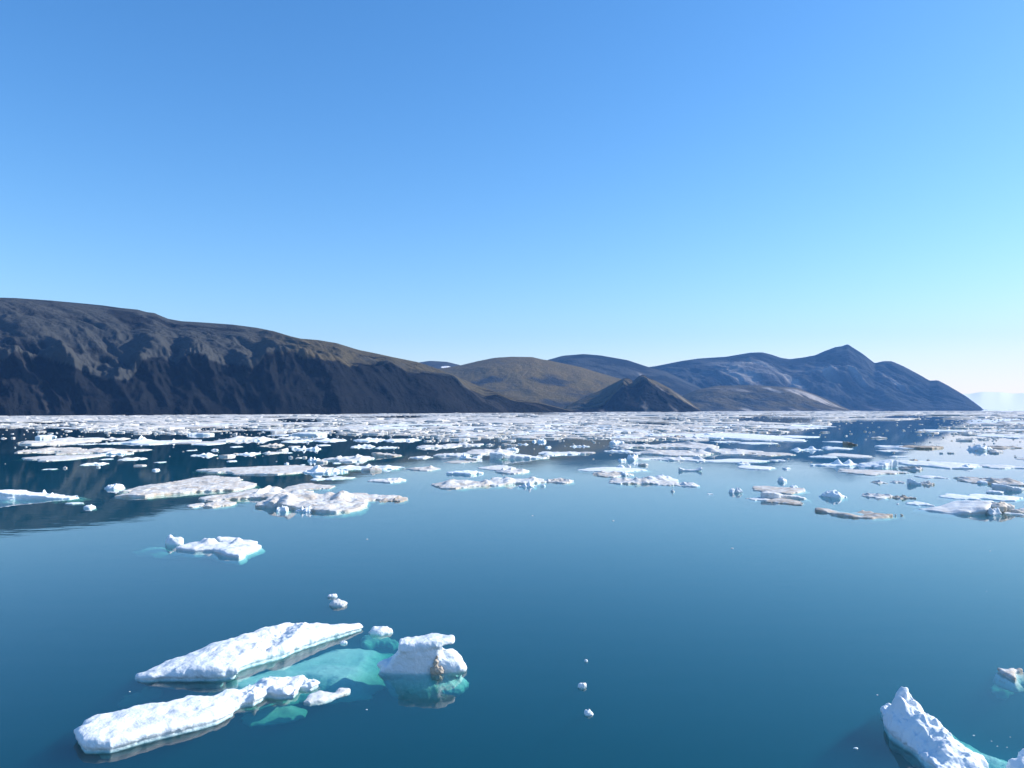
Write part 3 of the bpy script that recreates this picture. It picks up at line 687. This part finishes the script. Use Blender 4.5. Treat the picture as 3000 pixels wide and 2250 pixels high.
FLOES = '''
-40 197 1434 1466 rampl .0 bluish white melting floe tapering right at the left edge, nearest there
110 150 1438 1454 spike .0 small knob of ice standing on the tapering floe at left edge
237 270 1478 1490 lump .05 small white lump alone on dark water below the left pack
298 352 1416 1436 lump .05 small white cone at the left tip of the big tan raft
186 235 1471 1476 flat .1 sliver of ice between the lone lump and the tapering left edge floe
320 660 1392 1452 flat .42 broad flat tan floe forming the left lobe of the big raft
500 660 1390 1418 flat .4 low cream mound behind the left lobe of the big raft
620 860 1414 1470 raft .4 tan rubble floe in the middle of the big raft
700 1045 1424 1500 raft .38 rumpled cream floe forming the right end of the big raft
555 662 1440 1468 flat .4 cream slab lying before the gap of the big raft
534 584 1466 1486 flat .35 small flat tan disc at the lower left of the big raft
582 664 1452 1485 flat .42 rounded tan slab beside the small disc under the big raft
818 947 1412 1437 flat .42 smooth oval cream floe behind the right end of the big raft
806 841 1475 1500 lump .0 glassy white lump floating before the big raft, left of two
866 912 1472 1501 spike .0 glassy white cluster floating before the big raft, right of two
540 900 1359 1393 flat .38 long cream floe with pressure ridges behind the big raft
880 1000 1360 1398 spike .0 bluish ice blocks heaped on the right end of the long cream floe
906 948 1394 1408 flat .1 small flat white disc below the heaped bluish blocks
946 1026 1394 1406 flat .1 thin flat white sliver right of the small disc below the heaped blocks
1048 1150 1438 1468 flat .36 flat cream floe alone right of the big raft
1110 1186 1450 1471 raft .6 dirty brown rubble edge on the flat cream floe right of big raft
1070 1172 1395 1417 raft .25 low bow shaped floe with a dark right end above the flat cream floe
0 166 1276 1310 raft .4 grey rubbly floe at the left edge below the white square block
92 150 1266 1294 block .0 bright white square block on the grey rubbly floe at left
20 180 1306 1332 raft .45 grey broken floe at left between the rubbly floe and the cream mounds
150 330 1303 1338 raft .45 cream hummocked floe in the left pack's nearest row
286 364 1317 1340 spike .0 bluish white peaks at the right end of the cream hummocked floe
0 192 1328 1354 flat .35 flat white floe at the left edge, nearest row of the left pack
90 190 1340 1352 flat .3 thin layered slab in front of the flat white left edge floe
330 402 1339 1351 raft .2 small ragged floe right of the bluish peaks
287 318 1341 1348 flat .1 tiny flat bar left of the small ragged floe
226 282 1352 1366 raft .1 spindle shaped white floe alone below the left pack
118 152 1372 1377 flat .1 very thin pale sliver far left on dark water
272 480 1284 1308 raft .1 wide low white floe carrying a bluish pyramid, left pack
370 430 1272 1304 spike .0 bluish white pyramid on the wide low floe of the left pack
470 524 1286 1302 spike .05 pale glassy right end of the wide pyramid floe
169 193 1291 1301 lump .0 small bright white ball right of the square block
196 272 1280 1288 flat .1 narrow white bar right of the square block at left
276 345 1277 1292 raft .3 grey peaked floe behind the left end of the wide low floe
201 255 1298 1305 raft .15 string of tiny bits between the white ball and the wide low floe
544 626 1293 1306 flat .05 narrow boat shaped floe with two horns on dark water
564 590 1289 1300 spike .0 two white horns standing on the narrow boat shaped floe
668 701 1302 1312 flat .1 small rounded white pan right of the boat shaped floe
542 567 1315 1322 flat .1 small white bar below the boat shaped floe
616 637 1314 1323 lump .15 small double lump right of the small bar on dark water
552 620 1325 1342 spike .0 spiky white floe with raised arms on dark water above the long cream floe
445 474 1350 1357 flat .1 tiny pair of flat bits, upper pair left of the long cream floe
440 464 1373 1382 lump .05 tiny pair of white balls, lower pair left of the long cream floe
658 687 1343 1355 flat .1 pair of thin slivers above the long cream floe
612 762 1270 1300 raft .25 long rubbly floe with a pointed underside, centre left pack
740 762 1284 1296 lump .0 white round lump at the right tip of the long rubbly floe
541 610 1262 1282 block .1 white wedge floe with a cut square right end, left of long rubbly floe
776 842 1266 1279 flat .1 flat white floe left of the large smooth white block
845 946 1258 1286 block .12 large smooth white block in the centre left pack
908 1002 1280 1298 raft .0 white floe with a blue pool right below the large smooth block
921 961 1297 1308 flat .1 small flat lens under the blue pooled floe
816 900 1282 1299 raft .1 jumbled white floe left of the blue pooled floe
756 815 1294 1312 raft .5 tan lumpy floe with a pointed right end on dark water
778 808 1282 1289 flat .1 thin bar above the tan lumpy floe
757 812 1319 1333 raft .35 small grey rubble strip left of the translucent slab
804 838 1312 1328 rampr .35 translucent grey green tilted slab on dark water
838 852 1321 1329 flat .1 short white bar at the right of the translucent slab
850 872 1307 1319 lump .05 small white two piece lump left of the spiky star floe
861 930 1301 1328 spike .0 spiky star shaped white ice cluster on dark water
895 942 1336 1362 spike .0 lumpy white left arm of the banded floe, centre left
930 1068 1323 1362 raft .25 banded white and cream floe stretching right from its lumpy arm
832 846 1352 1364 spike .0 tiny white cross shaped chunk left of the banded floe
877 892 1357 1364 flat .1 tiny dash of ice left of the banded floe's arm
972 994 1350 1360 flat .1 thin white bar under the right end of the banded floe
1023 1088 1295 1316 raft .05 white floe ending in an arrow shaped lump, below the central pack
1095 1160 1305 1317 raft .1 thin bone like bar right of the arrow ended floe
1088 1174 1324 1345 rampl .45 tan whaleback floe on the edge of the cliff's reflection
1195 1258 1331 1347 raft .25 small knobbly row of lumps right of the tan whaleback
1025 1120 1277 1297 raft .0 white floe with a deep blue face at the front of the central pack
1118 1220 1277 1298 raft .05 white floe with pale blue hollows right of the deep blue faced floe
1210 1330 1296 1320 raft .3 layered cream floe sticking out left from the central pack
1290 1412 1295 1312 raft .3 flat cream floe joining the layered floe to the pack
1270 1372 1318 1344 raft .25 pale broken floe at the top of the open bay, left part
1345 1380 1322 1358 spike .0 leaning bluish plates standing at the head of the open bay
1378 1412 1330 1352 rampr .0 thin tilted white plate right of the leaning bluish plates
1303 1396 1348 1358 flat .45 dark edged low floe before the leaning plates
1355 1505 1306 1338 raft .35 long cream floe with a lumpy back at the pack's front, centre
1440 1600 1322 1358 rampl .15 smooth white mound floe tapering right into the open bay
1480 1520 1308 1328 lump .0 round bluish white boulder on the centre pack's front
1310 1405 1376 1396 block .0 flat topped turquoise edged white slab alone in the open bay
1400 1510 1361 1380 flat .25 thin white shelf floe right of the turquoise edged slab, farther part
1455 1556 1365 1392 raft .3 broken cream floe right of the turquoise edged slab, nearer part
1262 1460 1397 1432 raft .38 cream floe with a pointed left tail and dark keel, bay centre
1420 1600 1388 1426 raft .3 rumpled cream floe at the right of the pointed tail floe
1518 1570 1412 1430 spike .0 clear glassy lumps under the right end of the rumpled bay floe
1582 1598 1415 1427 lump .0 small glassy ball right of the clear glassy lumps
1598 1680 1392 1418 raft .45 small tan twin hump floe with a dark keel in the bay
1712 1902 1366 1385 flat .1 long thin white blade floe in the right half of the bay
1741 1860 1376 1400 raft .45 brown edged cream floe under the long thin blade
1825 1856 1382 1398 rampl .0 small white pyramid slab on the brown edged floe
1802 1992 1388 1424 raft .32 cream floe with two shallow mounds, nearest in the right bay
1900 1990 1388 1412 raft .1 white lumpy right end of the two mound cream floe
1986 2056 1408 1427 raft .25 low pale floe with green keel right of the two mound floe
1966 1978 1428 1442 spike .3 tiny dark shark fin of ice alone in the bay
2138 2160 1430 1446 lump .1 small faceted chunk, left of a pair in the bay
2156 2178 1428 1446 lump .1 small faceted chunk, right of a pair in the bay
2075 2091 1442 1449 flat .1 tiny flat wedge left of the faceted pair
1990 2060 1362 1388 horns .1 bone shaped bluish floe with raised ends in the bay
1807 1832 1361 1376 lump .0 two pale glassy balls above the long thin blade
1836 1850 1361 1376 lump .15 dark round ball right of the two glassy balls
1838 1876 1326 1360 lump .0 tall blue green ragged chunk at the pack's front
1812 1838 1342 1356 lump .0 pair of small blue balls left of the tall ragged chunk
1876 1940 1336 1350 flat .2 smooth low cream floe right of the tall ragged chunk
1946 2082 1333 1358 raft .2 rubbly white floe joined to the long thin strip at right
2070 2262 1342 1358 flat .1 long thin white strip floe across the headland's reflection
2164 2205 1350 1368 spike .0 glassy scalloped lumps hanging below the long thin strip
2182 2292 1361 1378 flat .1 smooth lens shaped floe under the long thin strip
2296 2320 1368 1378 lump .05 small white nub right of the lens shaped floe
1590 1712 1316 1340 raft .15 low ragged floe in the purple grey reflection of the valley
1675 1728 1301 1314 spike .05 glassy beads in a row above the ragged valley floe
1514 1548 1296 1307 spike .05 small translucent cluster left of the round white boulder pair
1574 1602 1284 1302 lump .0 round white boulder with bright rim in the valley's reflection
1558 1572 1288 1298 lump .0 small round ball left of the bright rimmed boulder
1597 1616 1306 1315 lump .0 tiny paired bits below the bright rimmed boulder
1789 1832 1282 1312 block .0 blue shaded wall like block at the pack's front, centre right
1816 1945 1290 1320 raft .35 rippled cream floe right of the blue wall block
1785 1860 1312 1330 raft .1 small broken bits under the blue wall block
1930 2140 1292 1320 raft .35 rumpled cream floe with hollow back, upper part of the right raft
1875 2120 1312 1342 raft .35 long grey cream floe with a dark keel, lower left of the right raft
2080 2262 1308 1338 raft .3 cream hummocky floe, middle of the right raft
2210 2342 1316 1340 flat .42 pinkish tan lens floe with dark keel at the right raft's tip
2188 2294 1292 1304 raft .1 narrow white strip on blue water, right of its shorter neighbour
2103 2178 1288 1299 raft .1 short white strip on blue water above the right raft
2000 2370 1264 1292 flat .05 very long bright white floe in the right half of the pack
2230 2402 1280 1296 flat .15 grey bottomed bright slab at the right end of the very long floe
2065 2095 1264 1282 block .0 blue green block at the left end of the very long bright floe
2278 2464 1246 1260 raft .2 thin distant floe with dark hollows under the pointed summit
2324 2416 1310 1325 spike .0 string of glassy bluish lumps on blue water right of the tan lens
2268 2310 1341 1354 raft .1 small cluster of bits below the tan lens floe's tip
2390 2462 1332 1344 raft .1 small broken white strip left of the green tinted floe
2458 2582 1326 1344 flat .3 green tinted low floe with a thin dark slot
2398 2542 1346 1376 spike .0 white floe with knobbly blue lumps left of the sawtooth block
2538 2650 1343 1384 rampr .05 dark blue wedge block with sawtooth crest rising right
2512 2690 1370 1394 flat .4 thin grey green floe lying before the sawtooth block
2718 2780 1385 1404 flat .15 wedge ended white floe right of the thin grey green floe
2434 2490 1289 1298 flat .1 thin white bar beside the dark lump on blue water
2483 2520 1290 1312 rampl .75 dark grey green lump of dirty ice on blue water
2434 2514 1306 1320 raft .1 jagged white bits under the dark lump on blue water
2664 2720 1350 1384 raft .45 broken grey floe under the dark standing lump
2673 2696 1337 1362 block .75 dark purple grey lump standing on the broken grey floe
2569 2604 1402 1418 raft .4 small dark flecked floe, left of a pair in the right bay
2622 2657 1401 1417 raft .3 small two headed floe, right of a pair in the right bay
2674 2705 1398 1424 rampl .0 blue white fin of ice pointing up in the right bay
2703 2747 1404 1424 spike .4 dark flecked lump attached right of the blue white fin
2716 2935 1344 1376 flat .12 wide pale flat floe at the right, under the round blue lump
2828 2858 1358 1378 lump .0 small steel blue lump at the edge of the wide pale floe
2925 3030 1350 1378 flat .2 pale layered floe cut by the right edge, upper of several
2598 2668 1314 1326 flat .2 thin shaded lens floe on the headland's reflection edge
2625 2670 1332 1342 flat .1 small white lens floe below the thin shaded lens
2600 2700 1300 1318 raft .1 bright ragged floe left of the dark brown bar
2664 2785 1303 1320 block .75 long brown bar floe with a squared dark right end
2858 2922 1300 1332 lump .05 round blue scalloped boulder near the right edge
2912 3020 1302 1318 raft .6 dark brown grey floe running off the right edge
2836 2900 1390 1410 raft .4 small tan floe with a notched back near the right edge
2900 3030 1392 1424 raft .42 tan hummocky floe cut by the right edge above the bluish slab
2870 2898 1402 1420 block .0 small dark blue wedge beside the tan floe near right edge
2932 3030 1414 1440 rampl .1 bluish grey thick slab cut by the right edge
2240 2402 1420 1446 flat .45 grey topped oval floe with a white knob, right bay
2320 2340 1415 1434 block .0 white cube like knob standing on the grey topped oval floe
2250 2375 1438 1464 rampl .25 dark shaded wedge with blue left end below the oval floe
2210 2270 1453 1468 flat .2 small pale floe left of the tan splinter
2272 2364 1455 1478 flat .55 thin tan splinter floe with forked left end
2416 2484 1435 1460 lump .0 smooth rounded blue white lump alone in the right bay
2282 2310 1395 1416 lump .0 small round bluish lump above the oval floe
2556 2640 1440 1460 raft .3 grey capped low floe of a dumbbell shaped pair
2628 2686 1444 1462 spike .6 dark knotted right end of the dumbbell shaped pair
2682 2742 1460 1482 flat .08 small bright rounded pan left of the big right floe
2800 2888 1442 1464 flat .03 bright white flat slab behind the big right floe
2902 2948 1433 1448 block .1 small white boxy floe behind the bright slab
2890 3030 1444 1466 flat .0 very bright thin slab reaching the right edge
2908 2990 1454 1502 block .45 thick grey tan block with fissures right of the big right floe
2902 2942 1484 1510 lump .1 rounded white boulder between the big right floe and fissured block
2984 3030 1482 1506 block .35 grey lump cut by the right edge below the fissured block
2965 3005 1496 1508 flat .1 low white fragment near the right edge under the fissured block
'''
_k = 0
for ln in FLOES.strip().splitlines():
    a = ln.split(' ', 6); _k += 1
    floe(float(a[0]), float(a[1]), float(a[2]), float(a[3]), a[4], float(a[5]), a[6], _k)

BR = [(2678, 1490), (2700, 1487, .1), (2760, 1480, .3), (2800, 1470, .5), (2850, 1464, .9), (2895, 1461, 1.0), (2912, 1462, 1.0), (2914, 1475, .7), (2908, 1492, .3), (2903, 1502), (2886, 1508), (2840, 1509), (2790, 1507), (2740, 1500), (2705, 1496)]
def top_br(X, Y, d2):
    u = (X - ground(2680, 1490)[0]) / (ground(2905, 1500)[0] - ground(2680, 1490)[0])
    return 0.12 + 0.75 * sstep(0.1, 1.0, u) + 0.14 * fbm(X * 1.1, Y * 1.1, 4, 4) - 0.12 * np.exp(d2 / 0.3)
bo = poly_floe('ice_floe', 'big pale floe with a broad smooth face and steep right side, right bay', BR, top_br, (0.12, 0.22, 0.06), 51, 0.22, zmax=1.5, draft=0.5, sc=2.0, edge=0.15, notch=0.15, shelf=0.3)
DF = [(2386, 1494), (2396, 1487, .2), (2420, 1483, .3), (2480, 1486, .4), (2530, 1482, .5), (2560, 1485, .6), (2580, 1496, .4), (2620, 1502, .3), (2648, 1510), (2620, 1512), (2596, 1518), (2560, 1519), (2500, 1518), (2450, 1511), (2410, 1502), (2388, 1499)]
def top_df(X, Y, d2):
    g = ground(2505, 1502); pool = np.exp(-((X - g[0]) / 2.2) ** 2 - ((Y - g[1]) / 2.6) ** 2)
    return 0.22 + 0.30 * fbm(X * 0.7, Y * 0.5, 8, 4, .6) - 0.22 * pool - 0.12 * np.exp(d2 / 0.3)
poly_floe('ice_floe', 'brown stained ragged floe around a small pool, nearest floe of the right bay', DF, top_df, (0.12, 0.22, 0.06), 53, 0.6, zmax=1.3, draft=0.4, sc=1.8, edge=0.3, notch=0.12, shelf=0.2)

# ------------------------------------------------------------------ the far pack
CC = [125, 375, 625, 875, 1125, 1375, 1625, 1875, 2125, 2375, 2625, 2875]
COV = [(1205, [.98, .97, .95, .95, .95, .95, .93, .93, .93, .93, .95, .96]),
       (1210, [.98, .97, .93, .92, .92, .92, .88, .86, .85, .85, .9, .93]),
       (1216, [.97, .95, .85, .85, .8, .75, .75, .7, .6, .6, .7, .8]),
       (1225, [.97, .95, .9, .75, .72, .7, .8, .75, .55, .5, .55, .7]),
       (1235, [.95, .85, .9, .5, .9, .9, .9, .65, .6, .35, .35, .6]),
       (1245, [.7, .8, .7, .65, .95, .95, .95, .7, .85, .25, .25, .55]),
       (1255, [.5, .75, .6, .65, .9, .92, .95, .9, .9, .12, .2, .6]),
       (1265, [.4, .5, .5, .6, .9, .9, .95, .95, .6, .08, .2, .65]),
       (1275, [.25, .3, .4, .45, .8, .9, .95, .95, .25, .08, .15, .65]),
       (1285, [.15, .18, .25, .2, .2, .85, .9, .85, .1, .05, .1, .5]),
       (1295, [.06, .08, .1, .1, .04, .35, .15, .25, .04, .04, .06, .25]),
       (1320, [.01, .01, .02, .02, .02, .03, .02, .02, .02, .02, .03, .1]),
       (1380, [0, .005, .005, 0, 0, 0, 0, 0, 0, 0, .01, .03])]
_rows = np.array([c[0] for c in COV], float); _cv = np.array([c[1] for c in COV])
def cover(px, py):
    col = np.array([np.interp(px, CC, r) for r in _cv]); return np.interp(py, _rows, col)

def blob_mesh(w, d, h, rnd, n=11):
    """small floe: ring of n at the waterline, a rougher inner ring and a knobbly top"""
    V = []; ph = rnd.random() * 6.28
    rr = [1 + 0.28 * math.sin(2 * a + ph) * rnd.random() + rnd.uniform(-.22, .22) for a in np.linspace(0, 6.28, n, endpoint=False)]
    for lev, (k, z) in enumerate(((1.0, -0.25), (0.98, 0.6), (0.86, 0.92), (0.45, 1.0))):
        for i in range(n):
            a = 6.2832 * i / n; q = k * rr[i] * (1 + rnd.uniform(-.08, .08))
            zz = z * h * (1 if lev == 0 else rnd.uniform(0.8, 1.12) if lev > 1 else rnd.uniform(.6, 1.1))
            V.append((q * w / 2 * math.cos(a), q * d / 2 * math.sin(a), max(zz, 0.03) if lev else -0.25))
    V.append((0, 0, h * rnd.choice([.9, 1, 1, 1.1, 1.7])))
    F = []
    for l in range(3):
        for i in range(n):
            j = (i + 1) % n; F.append((l * n + i, l * n + j, (l + 1) * n + j, (l + 1) * n + i))
    for i in range(n): F.append((3 * n + i, 3 * n + (i + 1) % n, 4 * n, 4 * n))
    return V, F

rnd = random.Random(5)
items = []
py = 1205.0
while py < 1380:
    D = ground(1500, py)[1]
    step = 0.55 if py < 1216 else 0.8 if py < 1235 else 1.5 if py < 1262 else 2.4
    px = -30.0
    while px < 3040:
        wpx = min(rnd.lognormvariate(3.05, 0.75), 130) if rnd.random() > 0.04 else rnd.uniform(100, 240)
        q = py + rnd.uniform(-1, 1) * step
        lead = float(fbm(px / 170.0, q / 7.5, 3.3, 4, 0.6)) * 1.25 + 0.5
        g = ground(px, max(q, 1203.0))
        if g[1] < 8300 and g[1] > 0:
            c = cover(px, q)
            if lead < c * 1.07 - 0.02 and rnd.random() < 0.25 + 0.75 * c:
                items.append((px + wpx / 2, q, wpx))
            elif rnd.random() < 0.30 * min(1, c * (1.2 if q < 1262 else 2.5)) + 0.03 * (q < 1345):
                items.append((px, q, rnd.uniform(2.5, 8)))
        px += wpx * rnd.uniform(0.6, 1.1)
    py += step
prep = []
for (px, q, wpx) in items:
    g = ground(px, q); s = g[1] / F_PX; w = wpx * s
    h = min(0.05 * w + rnd.uniform(.08, .34), 0.9) * rnd.choice([.6, .8, 1, 1, 1.3])
    if rnd.random() < 0.05: h = min(h * 1.9, 2.4)
    if w < 1.2: h = w * 0.35
    prep.append((px, q, wpx, g, w, h))
order = sorted(range(len(prep)), key=lambda i: -(prep[i][2] * (prep[i][5] / prep[i][3][1] * F_PX + 2)) * (prep[i][1] > 1240))
own = set(order[:104])
ZX = [(150, 'at the left edge'), (330, 'below the grey scree slope'), (520, 'below the cliff top notch'), (720, 'below the dark cliff gullies'), (900, 'below the brown cliff shoulder'),
      (1100, 'below the level cliff top'), (1330, 'below the low cliff end'), (1500, 'below the brown hill'), (1680, 'below the valley mouth'),
      (1840, 'below the twin peaks'), (2000, 'right of the twin peaks'), (2200, 'below the brown foreland'), (2400, 'left of the pointed summit'),
      (2560, 'below the pointed summit'), (2720, 'below the headland shoulder'), (2860, 'below the headland tip'), (9999, 'below the fog bank')]
ZY = [(1250, 'far back in the pack'), (1262, 'mid pack'), (1274, 'nearer half of pack'), (1286, 'near the pack front'), (1300, 'at the pack front'), (9999, 'on open water')]
labels = {}
names = []
for i in order[:104]:
    px, q, wpx, g, w, h = prep[i]
    zx = next(t for a, t in ZX if px < a); zy = next(t for a, t in ZY if q < a)
    st = rnd.choice(['flat', 'flat', 'raft', 'raft', 'raft', 'spike'] if wpx < 45 else ['flat', 'raft', 'raft'])
    dt = rnd.choice([0, .1, .2, .3, .4, .5]) if st in ('flat', 'raft') else rnd.choice([0, 0, .1])
    sz = 'tiny' if wpx < 22 else 'small' if wpx < 38 else 'mid sized' if wpx < 55 else 'wide'
    tn = 'white' if dt < .15 else 'greyish' if dt < .35 else 'cream'
    fm = {'flat': 'flat floe', 'raft': 'rubbly floe', 'lump': 'rounded lump', 'spike': 'jagged floe'}[st]
    lab = f'{sz} {tn} {fm} {zx}, {zy}'
    labels.setdefault(lab, []).append((px, q)); names.append((lab, i, st, dt))
cnt = {}
for lab, i, st, dt in names:
    px, q, wpx, g, w, h = prep[i]
    k = len(labels[lab]); L2 = lab
    if k > 1:
        xs = sorted(p[0] for p in labels[lab]); r = xs.index(px)
        word = (['leftmost', 'rightmost'] if k == 2 else ['leftmost', 'middle', 'rightmost'] if k == 3 else ['leftmost', 'second', 'third'] + ['another'] * 9)[r]
        L2 = word + ' ' + lab
    hp = h / g[1] * F_PX
    floe(px - wpx / 2, px + wpx / 2, q - hp * 1.25 - 2, q + hp * 0.5, st, dt, L2, 300 + i)
VV = []; FF = []; nV = 0
for i, (px, q, wpx, g, w, h) in enumerate(prep):
    if i in own: continue
    V, F = blob_mesh(w, w * rnd.uniform(.5, 1.1), h, rnd, 11 if q > 1228 else 7)
    V = np.array(V) + [g[0], g[1], 0]; VV.append(V); FF.append(np.array(F) + nV); nV += len(V)
F = np.concatenate(FF)
me = bpy.data.meshes.new('ice_pack')
me.from_pydata(np.concatenate(VV).tolist(), [], [tuple(f) if f[2] != f[3] else tuple(f[:3]) for f in F.tolist()]); me.update()
me.polygons.foreach_set("use_smooth", np.zeros(len(me.polygons), dtype=bool))
me.materials.append(ICE); o = bpy.data.objects.new('ice_pack', me); COL.objects.link(o); o['dirt'] = 0.38
tag(o, label='dense far pack of countless small ice pieces reaching the hills', kind='stuff')
print('pack items', len(prep), 'verts', nV)

# ------------------------------------------------------------------ fog bank
fogm, nt, N, L, out = nmat('fog_bank_cloud')
geo = N('ShaderNodeNewGeometry')
bs = N('ShaderNodeBsdfDiffuse'); bs.inputs[0].default_value = (0.97, 0.97, 0.97, 1)
tl = N('ShaderNodeBsdfTranslucent'); tl.inputs[0].default_value = (1.0, 1.0, 1.0, 1)
mx = N('ShaderNodeMixShader'); mx.inputs[0].default_value = 0.1; L(bs.outputs[0], mx.inputs[1]); L(tl.outputs[0], mx.inputs[2]); L(mx.outputs[0], out.inputs[0])
P = np.arange(2600, 3300, 2.0); Tt = np.linspace(0, 1, 24); V = []
for t in Tt:
    for j, p in enumerate(P):
        Yf = 12200 + 9500 * t
        ty = 1203 - 50 * (t ** 0.9) + (3.5 * float(noise3(p / 45.0, 4.4, 0))   - 3 * math.sin((p - 2800) / 90.0)) * t
        tp = at_depth(p, ty, Yf)
        V.append((tp[0], Yf, max(tp[2], 1.0) if t > 0 else -5.0))
V = np.array(V); n = len(P); idx = np.arange(len(Tt) * n).reshape(len(Tt), n)
F = np.stack([idx[:-1, :-1], idx[:-1, 1:], idx[1:, 1:], idx[1:, :-1]], -1).reshape(-1, 4)
tag(mesh_obj('fog_bank', V, F, fogm), label='low white fog bank on the horizon right of the headland', kind='structure')
